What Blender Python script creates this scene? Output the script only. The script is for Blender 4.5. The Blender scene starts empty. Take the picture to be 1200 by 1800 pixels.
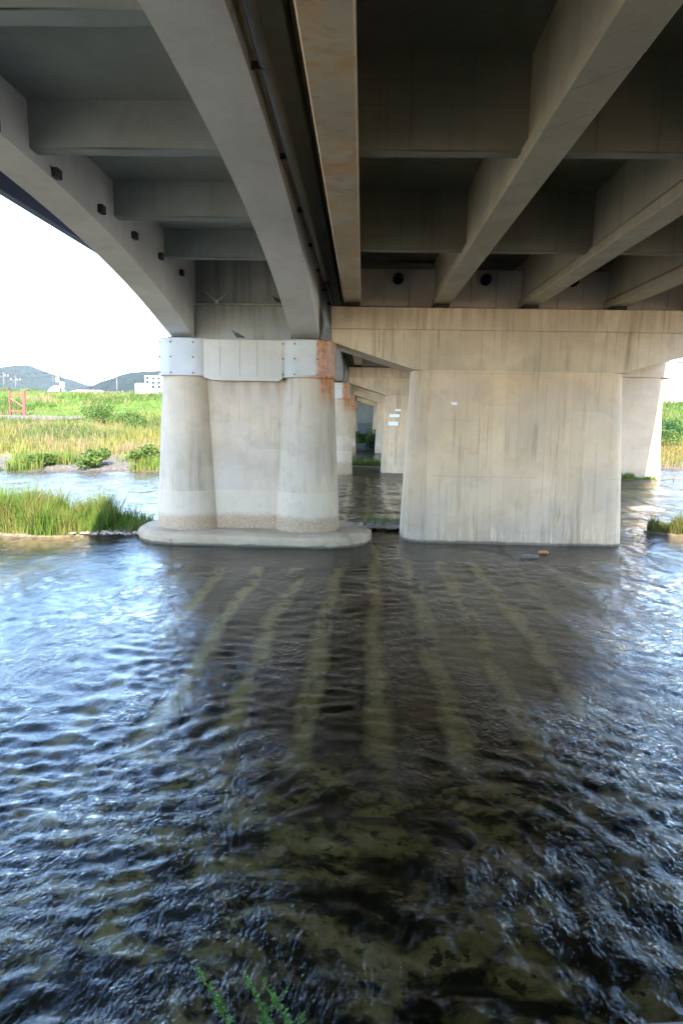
import bpy, bmesh, math, random
import numpy as np
from mathutils import Vector, Matrix, noise as mnoise
R = math.radians
random.seed(7)
rng = np.random.default_rng(7)
S = bpy.context.scene
C = S.collection

# ------------------------------------------------------------------ camera
CAM_H = 3.5
cam_data = bpy.data.cameras.new('camera')
cam = bpy.data.objects.new('camera', cam_data); C.objects.link(cam)
cam_data.sensor_fit = 'VERTICAL'; cam_data.sensor_height = 36.0; cam_data.lens = 36.0 * 1150.0 / 1800.0
cam_data.clip_start = 0.05; cam_data.clip_end = 9000
cam.matrix_world = (Matrix.Translation((0, 0, CAM_H)) @ Matrix.Rotation(0.02986, 4, 'Z')
                    @ Matrix.Rotation(math.pi / 2 - 0.14566, 4, 'X') @ Matrix.Rotation(0.0195, 4, 'Z'))
S.camera = cam

# ------------------------------------------------------------------ light
SUN = Vector((0.10, -1.0, 1.0)).normalized()
w = bpy.data.worlds.new('World'); S.world = w; w.use_nodes = True
wn = w.node_tree.nodes; wl = w.node_tree.links
sky = wn.new('ShaderNodeTexSky'); sky.sky_type = 'NISHITA'; sky.sun_disc = False
sky.sun_elevation = math.asin(SUN.z); sky.sun_rotation = math.atan2(SUN.x, SUN.y)
sky.air_density = 0.85; sky.dust_density = 0.4; sky.ozone_density = 2.8
wl.new(sky.outputs[0], wn['Background'].inputs[0]); wn['Background'].inputs[1].default_value = 0.13
sl = bpy.data.lights.new('sun', 'SUN'); sl.energy = 2.0; sl.angle = R(0.53); sl.color = (1, 0.93, 0.82)
so = bpy.data.objects.new('sun', sl); C.objects.link(so)
so.rotation_euler = SUN.to_track_quat('Z', 'Y').to_euler()
vs = S.view_settings
vs.view_transform = 'Standard'; vs.look = 'None'; vs.gamma = 1; vs.use_curve_mapping = False
vs.exposure = 3.65
try:
    S.cycles.volume_bounces = 0; S.cycles.max_bounces = 10; S.cycles.diffuse_bounces = 6
    S.cycles.transparent_max_bounces = 12
except Exception: pass

# ------------------------------------------------------------------ node helper
class N:
    def __init__(s, name):
        s.m = bpy.data.materials.new(name); s.m.use_nodes = True
        s.t = s.m.node_tree; s.b = s.t.nodes['Principled BSDF']; s.out = s.t.nodes['Material Output']
    def new(s, typ, **kw):
        n = s.t.nodes.new(typ)
        for k, v in kw.items(): setattr(n, k, v)
        return n
    def put(s, sock, v):
        if v is None: return
        if isinstance(v, bpy.types.NodeSocket): s.t.links.new(v, sock)
        else:
            if isinstance(v, (tuple, list)) and len(v) == 3 and sock.type == 'RGBA': v = (*v, 1)
            sock.default_value = v
    def math(s, op, a, b=None, c=None, clamp=False):
        n = s.new('ShaderNodeMath', operation=op, use_clamp=clamp)
        for i, v in enumerate((a, b, c)):
            if v is not None: s.put(n.inputs[i], v)
        return n.outputs[0]
    def pos(s): return s.new('ShaderNodeNewGeometry').outputs['Position']
    def loc(s): return s.new('ShaderNodeTexCoord').outputs['Object']
    def nrm(s): return s.new('ShaderNodeNewGeometry').outputs['True Normal']
    def xyz(s, v):
        n = s.new('ShaderNodeSeparateXYZ'); s.put(n.inputs[0], v); return n.outputs
    def mapv(s, v, scale=(1, 1, 1), off=(0, 0, 0), rot=(0, 0, 0)):
        n = s.new('ShaderNodeMapping'); s.put(n.inputs[0], v)
        n.inputs['Scale'].default_value = scale; n.inputs['Location'].default_value = off
        n.inputs['Rotation'].default_value = rot
        return n.outputs[0]
    def noise(s, v, sc, det=4, rough=0.55, dist=0):
        n = s.new('ShaderNodeTexNoise'); s.put(n.inputs['Vector'], v)
        n.inputs['Scale'].default_value = sc; n.inputs['Detail'].default_value = det
        n.inputs['Roughness'].default_value = rough; n.inputs['Distortion'].default_value = dist
        return n.outputs[0]
    def white(s, v):
        n = s.new('ShaderNodeTexWhiteNoise', noise_dimensions='1D'); s.put(n.inputs['W'], v); return n.outputs[0]
    def rng(s, v, a, b, c=0.0, d=1.0, smooth=True):
        n = s.new('ShaderNodeMapRange', interpolation_type='SMOOTHSTEP' if smooth else 'LINEAR')
        s.put(n.inputs[0], v)
        for i, q in enumerate((a, b, c, d)): s.put(n.inputs[i + 1], q)
        return n.outputs[0]
    def mix(s, f, a, b, mode='MIX'):
        n = s.new('ShaderNodeMix', data_type='RGBA', blend_type=mode)
        s.put(n.inputs[0], f); s.put(n.inputs[6], a); s.put(n.inputs[7], b); return n.outputs[2]
    def bump(s, h, strength=0.3, dist=0.01, normal=None):
        n = s.new('ShaderNodeBump'); s.put(n.inputs['Height'], h)
        n.inputs['Strength'].default_value = strength; n.inputs['Distance'].default_value = dist
        if normal: s.put(n.inputs['Normal'], normal)
        return n.outputs[0]
    def fin(s, col, rough=0.85, normal=None, spec=0.3, **kw):
        s.put(s.b.inputs['Base Color'], col); s.put(s.b.inputs['Roughness'], rough)
        if normal: s.put(s.b.inputs['Normal'], normal)
        s.b.inputs['Specular IOR Level'].default_value = spec
        for k, v in kw.items(): s.put(s.b.inputs[k], v)
        return s.m

def mul(c, k): return tuple(x * k for x in c)

def concrete(name, base, dark=0.55, streak=0.5, board=0.0, tint=None, tint_amt=0.0, hl=(), bands=False,
             blotch=None, rust=None, waterline=False, holes=0, patch_scale=0.7, top=None):
    n = N(name); P = n.pos(); X = n.xyz(P)
    big = n.noise(P, patch_scale, 5, 0.6)
    col = n.mix(n.rng(big, 0.3, 0.7), mul(base, 0.86), mul(base, 1.1))
    if tint: col = n.mix(n.math('MULTIPLY', n.rng(n.noise(n.mapv(P, off=(7, 3, 1)), 0.5, 4), 0.42, 0.68), tint_amt), col, tint)
    hgt = n.math('MULTIPLY', n.noise(P, 26, 5, 0.6), 0.35)
    u = n.math('ADD', X[0], n.math('MULTIPLY', X[1], 0.9))
    if board:
        q = n.math('DIVIDE', u, board)
        f = n.math('FRACT', q)
        line = n.math('MAXIMUM', n.rng(f, 0.0, 0.035, 1, 0), n.rng(f, 0.965, 1.0, 0, 1))
        tone = n.white(n.math('FLOOR', q))
        brk = n.rng(n.noise(n.mapv(P, (1.2, 1.2, 0.9)), 1.3, 2), 0.42, 0.58, 0.15, 1)
        col = n.mix(n.math('MULTIPLY', n.rng(tone, 0, 1, -0.0, 0.30 if board > 0.2 else 0.14, False), 1.0), col, mul(base, 0.62))
        col = n.mix(n.math('MULTIPLY', n.math('MULTIPLY', line, brk), 0.38), col, mul(base, 0.3))
        hgt = n.math('SUBTRACT', hgt, n.math('MULTIPLY', line, 0.5))
    for z in hl:
        d = n.math('ABSOLUTE', n.math('SUBTRACT', n.math('ADD', X[2], n.math('MULTIPLY', n.noise(P, 1.5, 2), 0.01)), z))
        l = n.rng(d, 0.004, 0.014, 1, 0)
        col = n.mix(n.math('MULTIPLY', n.math('MULTIPLY', l, 0.3), n.rng(n.noise(n.mapv(P, (.8, .8, 9)), 1.0, 3), 0.42, 0.6)), col, mul(base, 0.35))
    if streak:
        s1 = n.noise(n.mapv(P, (3.6, 3.6, 0.16)), 1.0, 6, 0.62)
        s2 = n.noise(n.mapv(P, (13, 13, 0.4), off=(3, 9, 2)), 1.0, 4, 0.6)
        reg = n.rng(n.noise(n.mapv(P, (0.6, 0.6, 0.5), off=(11, 0, 5)), 1.0, 3), 0.38, 0.60, 0.05, 1)
        k = n.math('MULTIPLY', n.rng(s1, 0.50, 0.72), reg)
        k2 = n.math('MULTIPLY', n.rng(s2, 0.55, 0.74), reg)
        col = n.mix(n.math('MULTIPLY', k, streak), col, mul((base[0], base[1] * 0.94, base[2] * 0.84), dark))
        col = n.mix(n.math('MULTIPLY', k2, streak * 0.85), col, mul((base[0], base[1] * 0.97, base[2] * 0.9), dark * 0.75))
        pale = n.rng(n.noise(n.mapv(P, (7, 7, 0.25), off=(31, 4, 8)), 1.0, 4), 0.6, 0.75)
        col = n.mix(n.math('MULTIPLY', pale, streak * 0.35), col, mul(base, 1.28))
    if blotch:
        bl = n.noise(n.mapv(P, (2.0, 2.6, 2.0), off=(5, 5, 5)), 1.0, 6, 0.65, 0.6)
        col = n.mix(n.rng(bl, 0.46, 0.66, 0, 0.95), col, blotch)
        bl2 = n.noise(n.mapv(P, (3.0, 3.8, 3.0), off=(15, 8, 5)), 1.0, 5, 0.6, 0.8)
        col = n.mix(n.rng(bl2, 0.56, 0.64, 0, 0.4), col, mul(base, 0.5))
    if holes:
        v = n.new('ShaderNodeTexVoronoi', feature='F1'); n.put(v.inputs['Vector'], n.mapv(P, (1, 0.02, 0.8)))
        v.inputs['Scale'].default_value = 1.15; v.inputs['Randomness'].default_value = 0.35
        d = n.rng(v.outputs['Distance'], 0.028, 0.042, 1, 0)
        col = n.mix(n.math('MULTIPLY', d, 0.8), col, mul(base, 0.2))
    if top is not None:       # grime that ran down from the joint at this height
        t = n.math('MULTIPLY', n.rng(X[2], top - 0.9, top, 0, 1), n.rng(n.noise(n.mapv(P, (5, 5, 0.3), off=(2, 2, 2)), 1.0, 5), 0.42, 0.62))
        col = n.mix(n.math('MULTIPLY', t, 0.45), col, mul((base[0], base[1] * 0.93, base[2] * 0.8), 0.42))
    if bands:
        e = n.math('MULTIPLY', n.math('SUBTRACT', n.noise(P, 5, 4), 0.5), 0.22)
        z = n.math('ADD', X[2], e); z2 = n.math('ADD', X[2], n.math('MULTIPLY', e, 0.15))
        smooth = n.mix(n.rng(big, 0.3, 0.7), mul(base, 1.0), mul(base, 1.15))
        col = n.mix(n.rng(z2, 1.38, 1.42, 0.75, 0), col, smooth)
        v = n.new('ShaderNodeTexVoronoi', feature='F1'); n.put(v.inputs['Vector'], P); v.inputs['Scale'].default_value = 26
        agg = n.mix(n.rng(v.outputs['Distance'], 0.15, 0.6), (base[0] * 1.12, base[1] * 1.0, base[2] * 0.9), (base[0] * 0.74, base[1] * 0.64, base[2] * 0.52))
        am = n.rng(z, 0.60, 0.82, 1, 0)
        col = n.mix(am, col, agg)
        hgt = n.math('SUBTRACT', hgt, n.math('MULTIPLY', n.math('MULTIPLY', v.outputs['Distance'], am), 2.5))
    if rust:                   # corrosion run-off, in the thing's own coordinates
        L = n.xyz(n.loc()); x0, x1, z0, z1 = rust
        a = n.math('MULTIPLY', n.rng(L[0], x0, x0 + 0.12), n.rng(L[0], x1, x1 + 0.05, 1, 0))
        st = n.noise(n.mapv(n.loc(), (7, 2, 0.55)), 1.0, 3, 0.5)
        zz = n.math('ADD', L[2], n.math('MULTIPLY', n.math('SUBTRACT', st, 0.5), 1.3))
        a = n.math('MULTIPLY', a, n.rng(zz, z0 - 0.1, z0 + 0.75))
        a = n.math('MULTIPLY', a, n.rng(st, 0.34, 0.54, 0.6, 1))
        a = n.math('MAXIMUM', a, n.math('MULTIPLY', n.rng(n.math('ABSOLUTE', n.math('SUBTRACT', L[2], z1)), 0.015, 0.05, 1, 0), n.rng(L[0], x0 - 0.5, x0 + 0.1)))
        rc = n.mix(n.rng(n.noise(n.loc(), 9, 4), 0.4, 0.62), (0.52, 0.17, 0.016), (0.26, 0.065, 0.008))
        col = n.mix(n.math('MULTIPLY', a, 0.88), col, rc)
    if waterline:
        z = n.math('ADD', X[2], n.math('MULTIPLY', n.math('SUBTRACT', n.noise(P, 2.5, 4), 0.5), 0.10))
        drip = 0.0 if waterline == 'plain' else n.math('MULTIPLY', n.rng(X[2], 0.15, 0.95, 1, 0), n.rng(n.noise(n.mapv(P, (9, 9, 0.6)), 1.0, 4), 0.5, 0.6))
        col = n.mix(n.math('MULTIPLY', drip, 0.4), col, mul(base, 0.6))
        dripw = 0.0 if waterline == 'plain' else n.math('MULTIPLY', n.rng(X[2], 0.2, 0.75, 1, 0), n.rng(n.noise(n.mapv(P, (15, 15, 0.9), off=(4, 4, 4)), 1.0, 3), 0.56, 0.62))
        col = n.mix(n.math('MULTIPLY', dripw, 0.55), col, mul(base, 1.35))
    if waterline: col = n.mix(n.rng(z, 0.03, 0.09, 0.85, 0), col, (0.06, 0.052, 0.04))
    if patch_scale < 1:       # mortar patches and pour-to-pour tone
        v = n.new('ShaderNodeTexVoronoi', feature='F1', distance='CHEBYCHEV'); n.put(v.inputs['Vector'], n.mapv(P, (0.9, 0.9, 1.1))); v.inputs['Scale'].default_value = 0.9
        sh = n.xyz(v.outputs['Color'])[0]
        col = n.mix(n.math('MULTIPLY', n.rng(sh, 0.55, 0.95), 0.10), col, mul(base, 1.3))
        col = n.mix(n.math('MULTIPLY', n.rng(sh, 0.3, 0.0), 0.12), col, mul(base, 0.55))
        md = n.noise(n.mapv(P, off=(3, 1, 7)), 2.6, 6, 0.65)
        col = n.mix(n.rng(md, 0.5, 0.72, 0, 0.28), col, (base[0] * 0.62, base[1] * 0.56, base[2] * 0.46))
    fine = n.noise(P, 60, 3, 0.7)
    col = n.mix(n.rng(fine, 0.3, 0.7, 0.0, 0.22), col, mul(base, 0.6))
    return n.fin(col, n.rng(big, 0.3, 0.7, 0.78, 0.95), n.bump(hgt, 0.6, 0.012))

CB = (0.62, 0.44, 0.27)       # weathered warm concrete
CG = (0.36, 0.405, 0.395)       # painted grey bridge
M = {}
M['pier_big'] = concrete('board_marked_pier_concrete', CB, 0.45, 0.85, 0.36, (0.44, 0.36, 0.28), 0.6, (1.9, 3.45, 4.74), waterline=True, holes=1, top=5.8)
M['cap_big'] = concrete('stained_cap_concrete', (0.52, 0.40, 0.265), 0.40, 0.9, 0.6, (0.36, 0.28, 0.19), 0.7, holes=1, top=6.5)
M['column'] = concrete('board_marked_column_concrete', (0.49, 0.385, 0.27), 0.45, 0.8, 0.085, (0.42, 0.36, 0.30), 0.5, bands=True, rust=(0.26, 0.9, 3.75, 4.5))
M['column_clean'] = concrete('board_marked_column_concrete_clean', (0.49, 0.385, 0.27), 0.45, 0.8, 0.085, (0.42, 0.36, 0.30), 0.5, bands=True)
M['web'] = concrete('pier_web_concrete', (0.52, 0.40, 0.28), 0.5, 0.5, 0, (0.42, 0.36, 0.31), 0.5, bands=True, top=4.5)
M['footing'] = concrete('eroded_footing_concrete', (0.42, 0.31, 0.19), 0.5, 0.0, 0, (0.30, 0.21, 0.12), 0.9, waterline='plain', patch_scale=2.0)
M['cap_panel'] = concrete('smooth_cap_concrete', (0.54, 0.48, 0.40), 0.6, 0.25, 0, (0.42, 0.38, 0.32), 0.4, holes=1)
M['pier_pale'] = concrete('pale_clean_concrete', (0.38, 0.28, 0.18), 0.65, 0.25, 0, (0.33, 0.26, 0.19), 0.5, (1.9, 3.45))  # cleaner concrete with fewer streaks than the other piers
M['jacket'] = concrete('white_painted_jacket', (0.49, 0.47, 0.44), 0.7, 0.15)
M['jacket_rust'] = concrete('white_painted_jacket_rusting', (0.49, 0.47, 0.43), 0.7, 0.15, rust=(0.22, 0.9, 3.2, 4.53))
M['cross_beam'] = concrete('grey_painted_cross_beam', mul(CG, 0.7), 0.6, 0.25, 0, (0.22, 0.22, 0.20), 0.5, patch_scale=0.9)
M['grey_girder'] = concrete('grey_painted_girder', (0.56, 0.54, 0.50), 0.7, 0.25, 0, (0.48, 0.47, 0.44), 0.4, patch_scale=0.4)
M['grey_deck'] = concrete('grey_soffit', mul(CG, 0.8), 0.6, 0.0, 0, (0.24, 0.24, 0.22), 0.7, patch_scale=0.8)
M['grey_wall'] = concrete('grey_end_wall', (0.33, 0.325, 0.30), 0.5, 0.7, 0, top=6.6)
M['girder'] = concrete('stained_girder_concrete', (0.47, 0.385, 0.26), 0.6, 0.0, 0, (0.29, 0.24, 0.17), 0.6, blotch=(0.52, 0.30, 0.12))
M['girder_plain'] = concrete('girder_concrete', (0.38, 0.33, 0.22), 0.55, 0.35, 0.8, (0.27, 0.24, 0.19), 0.6, patch_scale=1.2)
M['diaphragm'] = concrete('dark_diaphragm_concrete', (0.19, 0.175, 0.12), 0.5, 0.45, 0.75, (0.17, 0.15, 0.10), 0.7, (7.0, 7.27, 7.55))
M['end_wall'] = concrete('pale_end_wall_concrete', (0.50, 0.43, 0.34), 0.6, 0.3)
M['abut'] = concrete('abutment_concrete', (0.33, 0.32, 0.29), 0.5, 0.6, 0.9)
M['path'] = concrete('path_paving', (0.11, 0.085, 0.08), 0.6, 0.0)

def plain(name, col, rough=0.6, metal=0.0, var=0.15, sc=3.0, spec=0.4, bs=0.15):
    n = N(name); P = n.pos(); k = n.noise(P, sc, 4)
    return n.fin(n.mix(n.rng(k, 0.3, 0.7), mul(col, 1 - var), mul(col, 1 + var)), n.rng(k, 0.3, 0.7, rough - 0.06, rough + 0.08),
                 n.bump(n.noise(P, sc * 12, 3), bs, 0.004), spec, Metallic=metal)
M['fascia'] = plain('dark_blue_fascia', (0.035, 0.045, 0.10), 0.5)  # one even dark blue along the whole deck edge
M['dark_steel'] = plain('dark_steel', (0.045, 0.045, 0.042), 0.6, 0.3)
M['pipe'] = plain('grimy_pipe', (0.16, 0.155, 0.13), 0.65)
M['rail'] = plain('pale_green_slit', (0.45, 0.5, 0.3), 0.5)  # yellow-green of the bright slit, put into the colour of a tube
M['rubber'] = plain('black_rubber', (0.02, 0.02, 0.018), 0.8)
M['void'] = plain('hole_shade_black', (0.012, 0.012, 0.012), 0.9)  # near-black colour standing for the darkness inside the drains
M['bolt'] = plain('bolt_steel', (0.10, 0.09, 0.08), 0.5, 0.6)
M['white'] = plain('white_paint', (0.75, 0.76, 0.76), 0.5, 0, 0.05)
M['red'] = plain('faded_red_paint', (0.24, 0.045, 0.03), 0.55)
M['pole'] = plain('pale_pole_concrete', (0.08, 0.075, 0.07), 0.8)
M['brown_roof'] = plain('brown_roof', (0.25, 0.17, 0.14), 0.8)
M['glass'] = plain('dark_window_glass', (0.05, 0.06, 0.07), 0.15, 0, 0.1)
M['orange'] = plain('orange_panel', (0.62, 0.22, 0.05), 0.6)
M['bird_dark'] = plain('dark_grey_feathers', (0.06, 0.065, 0.075), 0.7, 0, 0.3, 30)
M['bird_pale'] = plain('pale_grey_feathers', (0.5, 0.52, 0.55), 0.7, 0, 0.3, 20)
M['wood'] = plain('driftwood', (0.12, 0.09, 0.06), 0.9)
M['mud'] = plain('river_mud', (0.10, 0.075, 0.05), 0.9, 0, 0.35, 5)
M['asphalt'] = plain('asphalt', (0.05, 0.05, 0.05), 0.9)

def rockmat(name, col):
    n = N(name); P = n.pos(); k = n.noise(P, 6, 6)
    isl = n.new('ShaderNodeNewGeometry').outputs['Random Per Island']
    c = n.mix(n.rng(k, 0.3, 0.7), mul(col, 0.55), mul(col, 1.2))
    c = n.mix(n.math('MULTIPLY', isl, 0.5), c, mul((col[0], col[1] * 0.9, col[2] * 0.8), 1.3))
    z = n.xyz(P)[2]
    c = n.mix(n.rng(z, 0.02, 0.07, 0.7, 0), c, mul(col, 0.25))
    return n.fin(c, 0.85, n.bump(k, 0.5, 0.03))
M['rock'] = rockmat('river_stone', (0.30, 0.26, 0.21))
M['rust_leaf'] = plain('orange_brown_stone', (0.5, 0.22, 0.08), 0.7)

def leafmat(name, a, b, c3, sc=0.6, trans=0.35):
    n = N(name); P = n.pos()
    isl = n.new('ShaderNodeNewGeometry').outputs['Random Per Island']
    col = n.mix(isl, a, b)
    col = n.mix(n.rng(n.noise(P, sc, 3), 0.42, 0.62), col, c3)
    n.fin(col, 0.6, None, 0.2)
    tr = n.new('ShaderNodeBsdfTranslucent'); n.put(tr.inputs[0], n.mix(1.0, col, (1.0, 1.15, 0.6), 'MULTIPLY'))
    mx = n.new('ShaderNodeMixShader'); mx.inputs[0].default_value = trans
    n.t.links.new(n.b.outputs[0], mx.inputs[1]); n.t.links.new(tr.outputs[0], mx.inputs[2])
    n.t.links.new(mx.outputs[0], n.out.inputs[0]); return n.m
M['grass'] = leafmat('fresh_grass', (0.07, 0.13, 0.018), (0.13, 0.18, 0.03), (0.17, 0.17, 0.045), 1.6)
M['slope_grass'] = leafmat('mown_slope_grass', (0.065, 0.108, 0.018), (0.094, 0.130, 0.025), (0.137, 0.130, 0.040), 0.12)
M['dry_grass'] = leafmat('yellow_dry_grass', (0.216, 0.187, 0.050), (0.144, 0.151, 0.036), (0.230, 0.166, 0.094), 0.25)
M['orange_grass'] = leafmat('orange_dry_grass', (0.245, 0.158, 0.058), (0.187, 0.144, 0.043), (0.115, 0.122, 0.036), 0.25)
M['bush'] = leafmat('bush_leaves', (0.036, 0.079, 0.014), (0.072, 0.122, 0.022), (0.101, 0.137, 0.029), 0.9)
M['bush_dark'] = leafmat('dark_bush_leaves', (0.014, 0.043, 0.014), (0.029, 0.072, 0.018), (0.036, 0.086, 0.022), 0.9)
M['weed'] = leafmat('roadside_weed', (0.12, 0.24, 0.06), (0.18, 0.32, 0.09), (0.14, 0.26, 0.06), 8)

def groundmat():
    n = N('bank_ground'); P = n.pos(); X = n.xyz(P)
    a = n.noise(P, 0.35, 6, 0.65); b = n.noise(P, 3.0, 5, 0.7)
    green = n.mix(n.rng(b, 0.35, 0.65), (0.043, 0.086, 0.013), (0.094, 0.144, 0.025))
    green = n.mix(n.rng(a, 0.52, 0.68, 0, 0.6), green, (0.173, 0.158, 0.050))
    yel = n.mix(n.rng(b, 0.35, 0.65), (0.158, 0.137, 0.043), (0.216, 0.180, 0.065))
    v = n.new('ShaderNodeTexVoronoi'); n.put(v.inputs['Vector'], P); v.inputs['Scale'].default_value = 5
    grav = n.mix(n.rng(v.outputs['Distance'], 0.1, 0.6), (0.17, 0.145, 0.115), (0.08, 0.07, 0.055))
    z = n.math('ADD', X[2], n.math('MULTIPLY', n.math('SUBTRACT', a, 0.5), 0.7))
    col = n.mix(n.rng(z, 0.35, 0.55), grav, yel)
    col = n.mix(n.rng(z, 2.0, 2.6), col, green)
    col = n.mix(n.rng(X[2], 0.0, 0.12, 0.6, 0), col, (0.043, 0.036, 0.025))
    return n.fin(col, 0.95, n.bump(n.math('ADD', b, v.outputs['Distance']), 0.6, 0.08), 0.1)
M['ground'] = groundmat()
M['near_ground'] = plain('dry_gravel_bounce_ground', (0.50, 0.37, 0.23), 0.95, 0, 0.25, 1.5)  # unseen bank, its tan brightened to bounce warm light onto the piers

def bedmat():
    n = N('river_bed_silt'); P = n.pos(); X = n.xyz(P)
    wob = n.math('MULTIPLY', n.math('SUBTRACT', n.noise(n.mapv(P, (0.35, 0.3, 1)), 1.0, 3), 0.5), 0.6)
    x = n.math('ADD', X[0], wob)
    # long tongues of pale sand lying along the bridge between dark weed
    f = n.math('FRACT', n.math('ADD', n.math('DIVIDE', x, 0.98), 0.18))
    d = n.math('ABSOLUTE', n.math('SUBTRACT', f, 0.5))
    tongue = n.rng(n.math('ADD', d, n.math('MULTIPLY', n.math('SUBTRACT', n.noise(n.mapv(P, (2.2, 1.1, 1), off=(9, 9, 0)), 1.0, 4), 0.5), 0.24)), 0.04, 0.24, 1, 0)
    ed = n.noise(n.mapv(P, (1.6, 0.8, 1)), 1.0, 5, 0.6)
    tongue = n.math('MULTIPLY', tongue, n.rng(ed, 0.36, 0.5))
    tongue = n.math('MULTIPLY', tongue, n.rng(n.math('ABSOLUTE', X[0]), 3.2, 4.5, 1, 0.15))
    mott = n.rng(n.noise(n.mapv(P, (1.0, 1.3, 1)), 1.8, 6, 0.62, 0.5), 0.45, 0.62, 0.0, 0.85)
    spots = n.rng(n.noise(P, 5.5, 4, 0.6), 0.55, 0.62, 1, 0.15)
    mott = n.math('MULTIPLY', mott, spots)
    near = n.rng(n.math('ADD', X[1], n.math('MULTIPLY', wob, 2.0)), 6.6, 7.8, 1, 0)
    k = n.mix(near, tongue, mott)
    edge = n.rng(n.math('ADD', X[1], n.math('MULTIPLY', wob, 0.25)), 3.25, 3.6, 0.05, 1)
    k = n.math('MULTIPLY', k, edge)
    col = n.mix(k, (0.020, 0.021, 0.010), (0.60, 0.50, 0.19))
    col = n.mix(n.rng(n.noise(P, 9, 4), 0.4, 0.7, 0, 0.4), col, (0.06, 0.06, 0.025))
    return n.fin(col, 0.9, None, 0.1)
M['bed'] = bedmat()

def watermat():
    n = N('river_water'); P = n.pos()
    wv = n.mapv(P, (1.35, 0.95, 1), rot=(0, 0, R(-6)))
    wv2 = n.mapv(P, (1.3, 0.8, 1), rot=(0, 0, R(-30)), off=(5, 5, 0))
    a = n.noise(wv, 6.0, 3, 0.5, 1.2); b = n.noise(wv2, 18.0, 4, 0.6, 1.0); rd = n.math('POWER', n.math('SUBTRACT', 1.0, n.math('ABSOLUTE', n.math('SUBTRACT', n.math('MULTIPLY', n.noise(wv, 4.6, 4, 0.55, 1.6), 2.0), 1.0))), 5.0); c = n.noise(wv, 40.0, 3, 0.55, 0.6)
    far = n.math('MULTIPLY', n.noise(wv, 1.1, 3, 0.55, 0.8), n.rng(n.xyz(P)[1], 6, 26, 0.0, 0.17))
    h = n.math('ADD', n.math('ADD', n.math('ADD', n.math('MULTIPLY', a, 0.0115), n.math('MULTIPLY', rd, 0.0030)), far), n.math('ADD', n.math('MULTIPLY', b, 0.0078), n.math('MULTIPLY', c, 0.0036)))
    patch = n.rng(n.noise(n.mapv(P, (0.8, 0.5, 1), off=(2, 7, 0)), 1.0, 3), 0.38, 0.66, 0.55, 1.25)
    h = n.math('MULTIPLY', h, patch)
    bp = n.new('ShaderNodeBump'); n.put(bp.inputs['Height'], h); bp.inputs['Strength'].default_value = 1.0; bp.inputs['Distance'].default_value = 1.0
    fr = n.new('ShaderNodeFresnel'); fr.inputs[0].default_value = 1.34; n.put(fr.inputs[1], bp.outputs[0])
    gl = n.new('ShaderNodeBsdfGlossy'); gl.inputs['Roughness'].default_value = 0.02; n.put(gl.inputs['Normal'], bp.outputs[0])
    gl.inputs[0].default_value = (1, 1, 1, 1)
    tr = n.new('ShaderNodeBsdfTransparent'); tr.inputs[0].default_value = (0.97, 0.96, 0.86, 1)
    mx = n.new('ShaderNodeMixShader')
    n.put(mx.inputs[0], fr.outputs[0])
    n.t.links.new(tr.outputs[0], mx.inputs[1]); n.t.links.new(gl.outputs[0], mx.inputs[2])
    n.t.links.new(mx.outputs[0], n.out.inputs[0]); n.t.nodes.remove(n.b); return n.m
M['water'] = watermat()

def hillmat():
    n = N('forested_hill'); P = n.pos()
    v = n.new('ShaderNodeTexVoronoi'); n.put(v.inputs['Vector'], P); v.inputs['Scale'].default_value = 0.07
    a = n.noise(P, 0.008, 5)
    col = n.mix(n.rng(v.outputs['Distance'], 0.1, 0.7), (0.012, 0.022, 0.013), (0.005, 0.010, 0.007))
    col = n.mix(n.rng(a, 0.4, 0.65, 0, 0.5), col, (0.016, 0.026, 0.014))
    return n.fin(col, 0.95, n.bump(v.outputs['Distance'], 0.8, 6.0), 0.1)
M['hill'] = hillmat()

# ------------------------------------------------------------------ mesh helpers
def mk(name, bm, mat, parent=None, smooth=False, kind=None, matl=None):
    me = bpy.data.meshes.new(name)
    bmesh.ops.recalc_face_normals(bm, faces=bm.faces[:])
    bm.to_mesh(me); bm.free()
    if smooth:
        for p in me.polygons: p.use_smooth = True
        if smooth == 'auto':
            try: me.set_sharp_from_angle(angle=R(35))
            except Exception: pass
    me.materials.append(M[mat] if isinstance(mat, str) else mat)
    o = bpy.data.objects.new(name, me); C.objects.link(o)
    if parent: o.parent = parent
    if kind: o['kind'] = kind
    return o
def empty(name, loc, label=None, cat=None, group=None):
    o = bpy.data.objects.new(name, None); C.objects.link(o); o.location = loc; o.empty_display_size = 0.3
    if label: o['label'] = label
    if cat: o['category'] = cat
    if group: o['group'] = group
    return o
def tag(o, label, cat, group=None, kind=None):
    o['label'] = label
    if cat: o['category'] = cat
    if group: o['group'] = group
    if kind: o['kind'] = kind
    return o
def box(bm, x0, x1, y0, y1, z0, z1, bev=0.0):
    vs_ = [bm.verts.new((x, y, z)) for z in (z0, z1) for y in (y0, y1) for x in (x0, x1)]
    F = [(0, 1, 3, 2), (4, 5, 7, 6), (0, 1, 5, 4), (2, 3, 7, 6), (0, 2, 6, 4), (1, 3, 7, 5)]
    fs = [bm.faces.new([vs_[i] for i in f]) for f in F]
    if bev:
        es = set(e for f in fs for e in f.edges)
        bmesh.ops.bevel(bm, geom=list(es), offset=bev, segments=2, affect='EDGES', profile=0.5)
    return bm
def B(*a, **k): return box(bmesh.new(), *a, **k)
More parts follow.
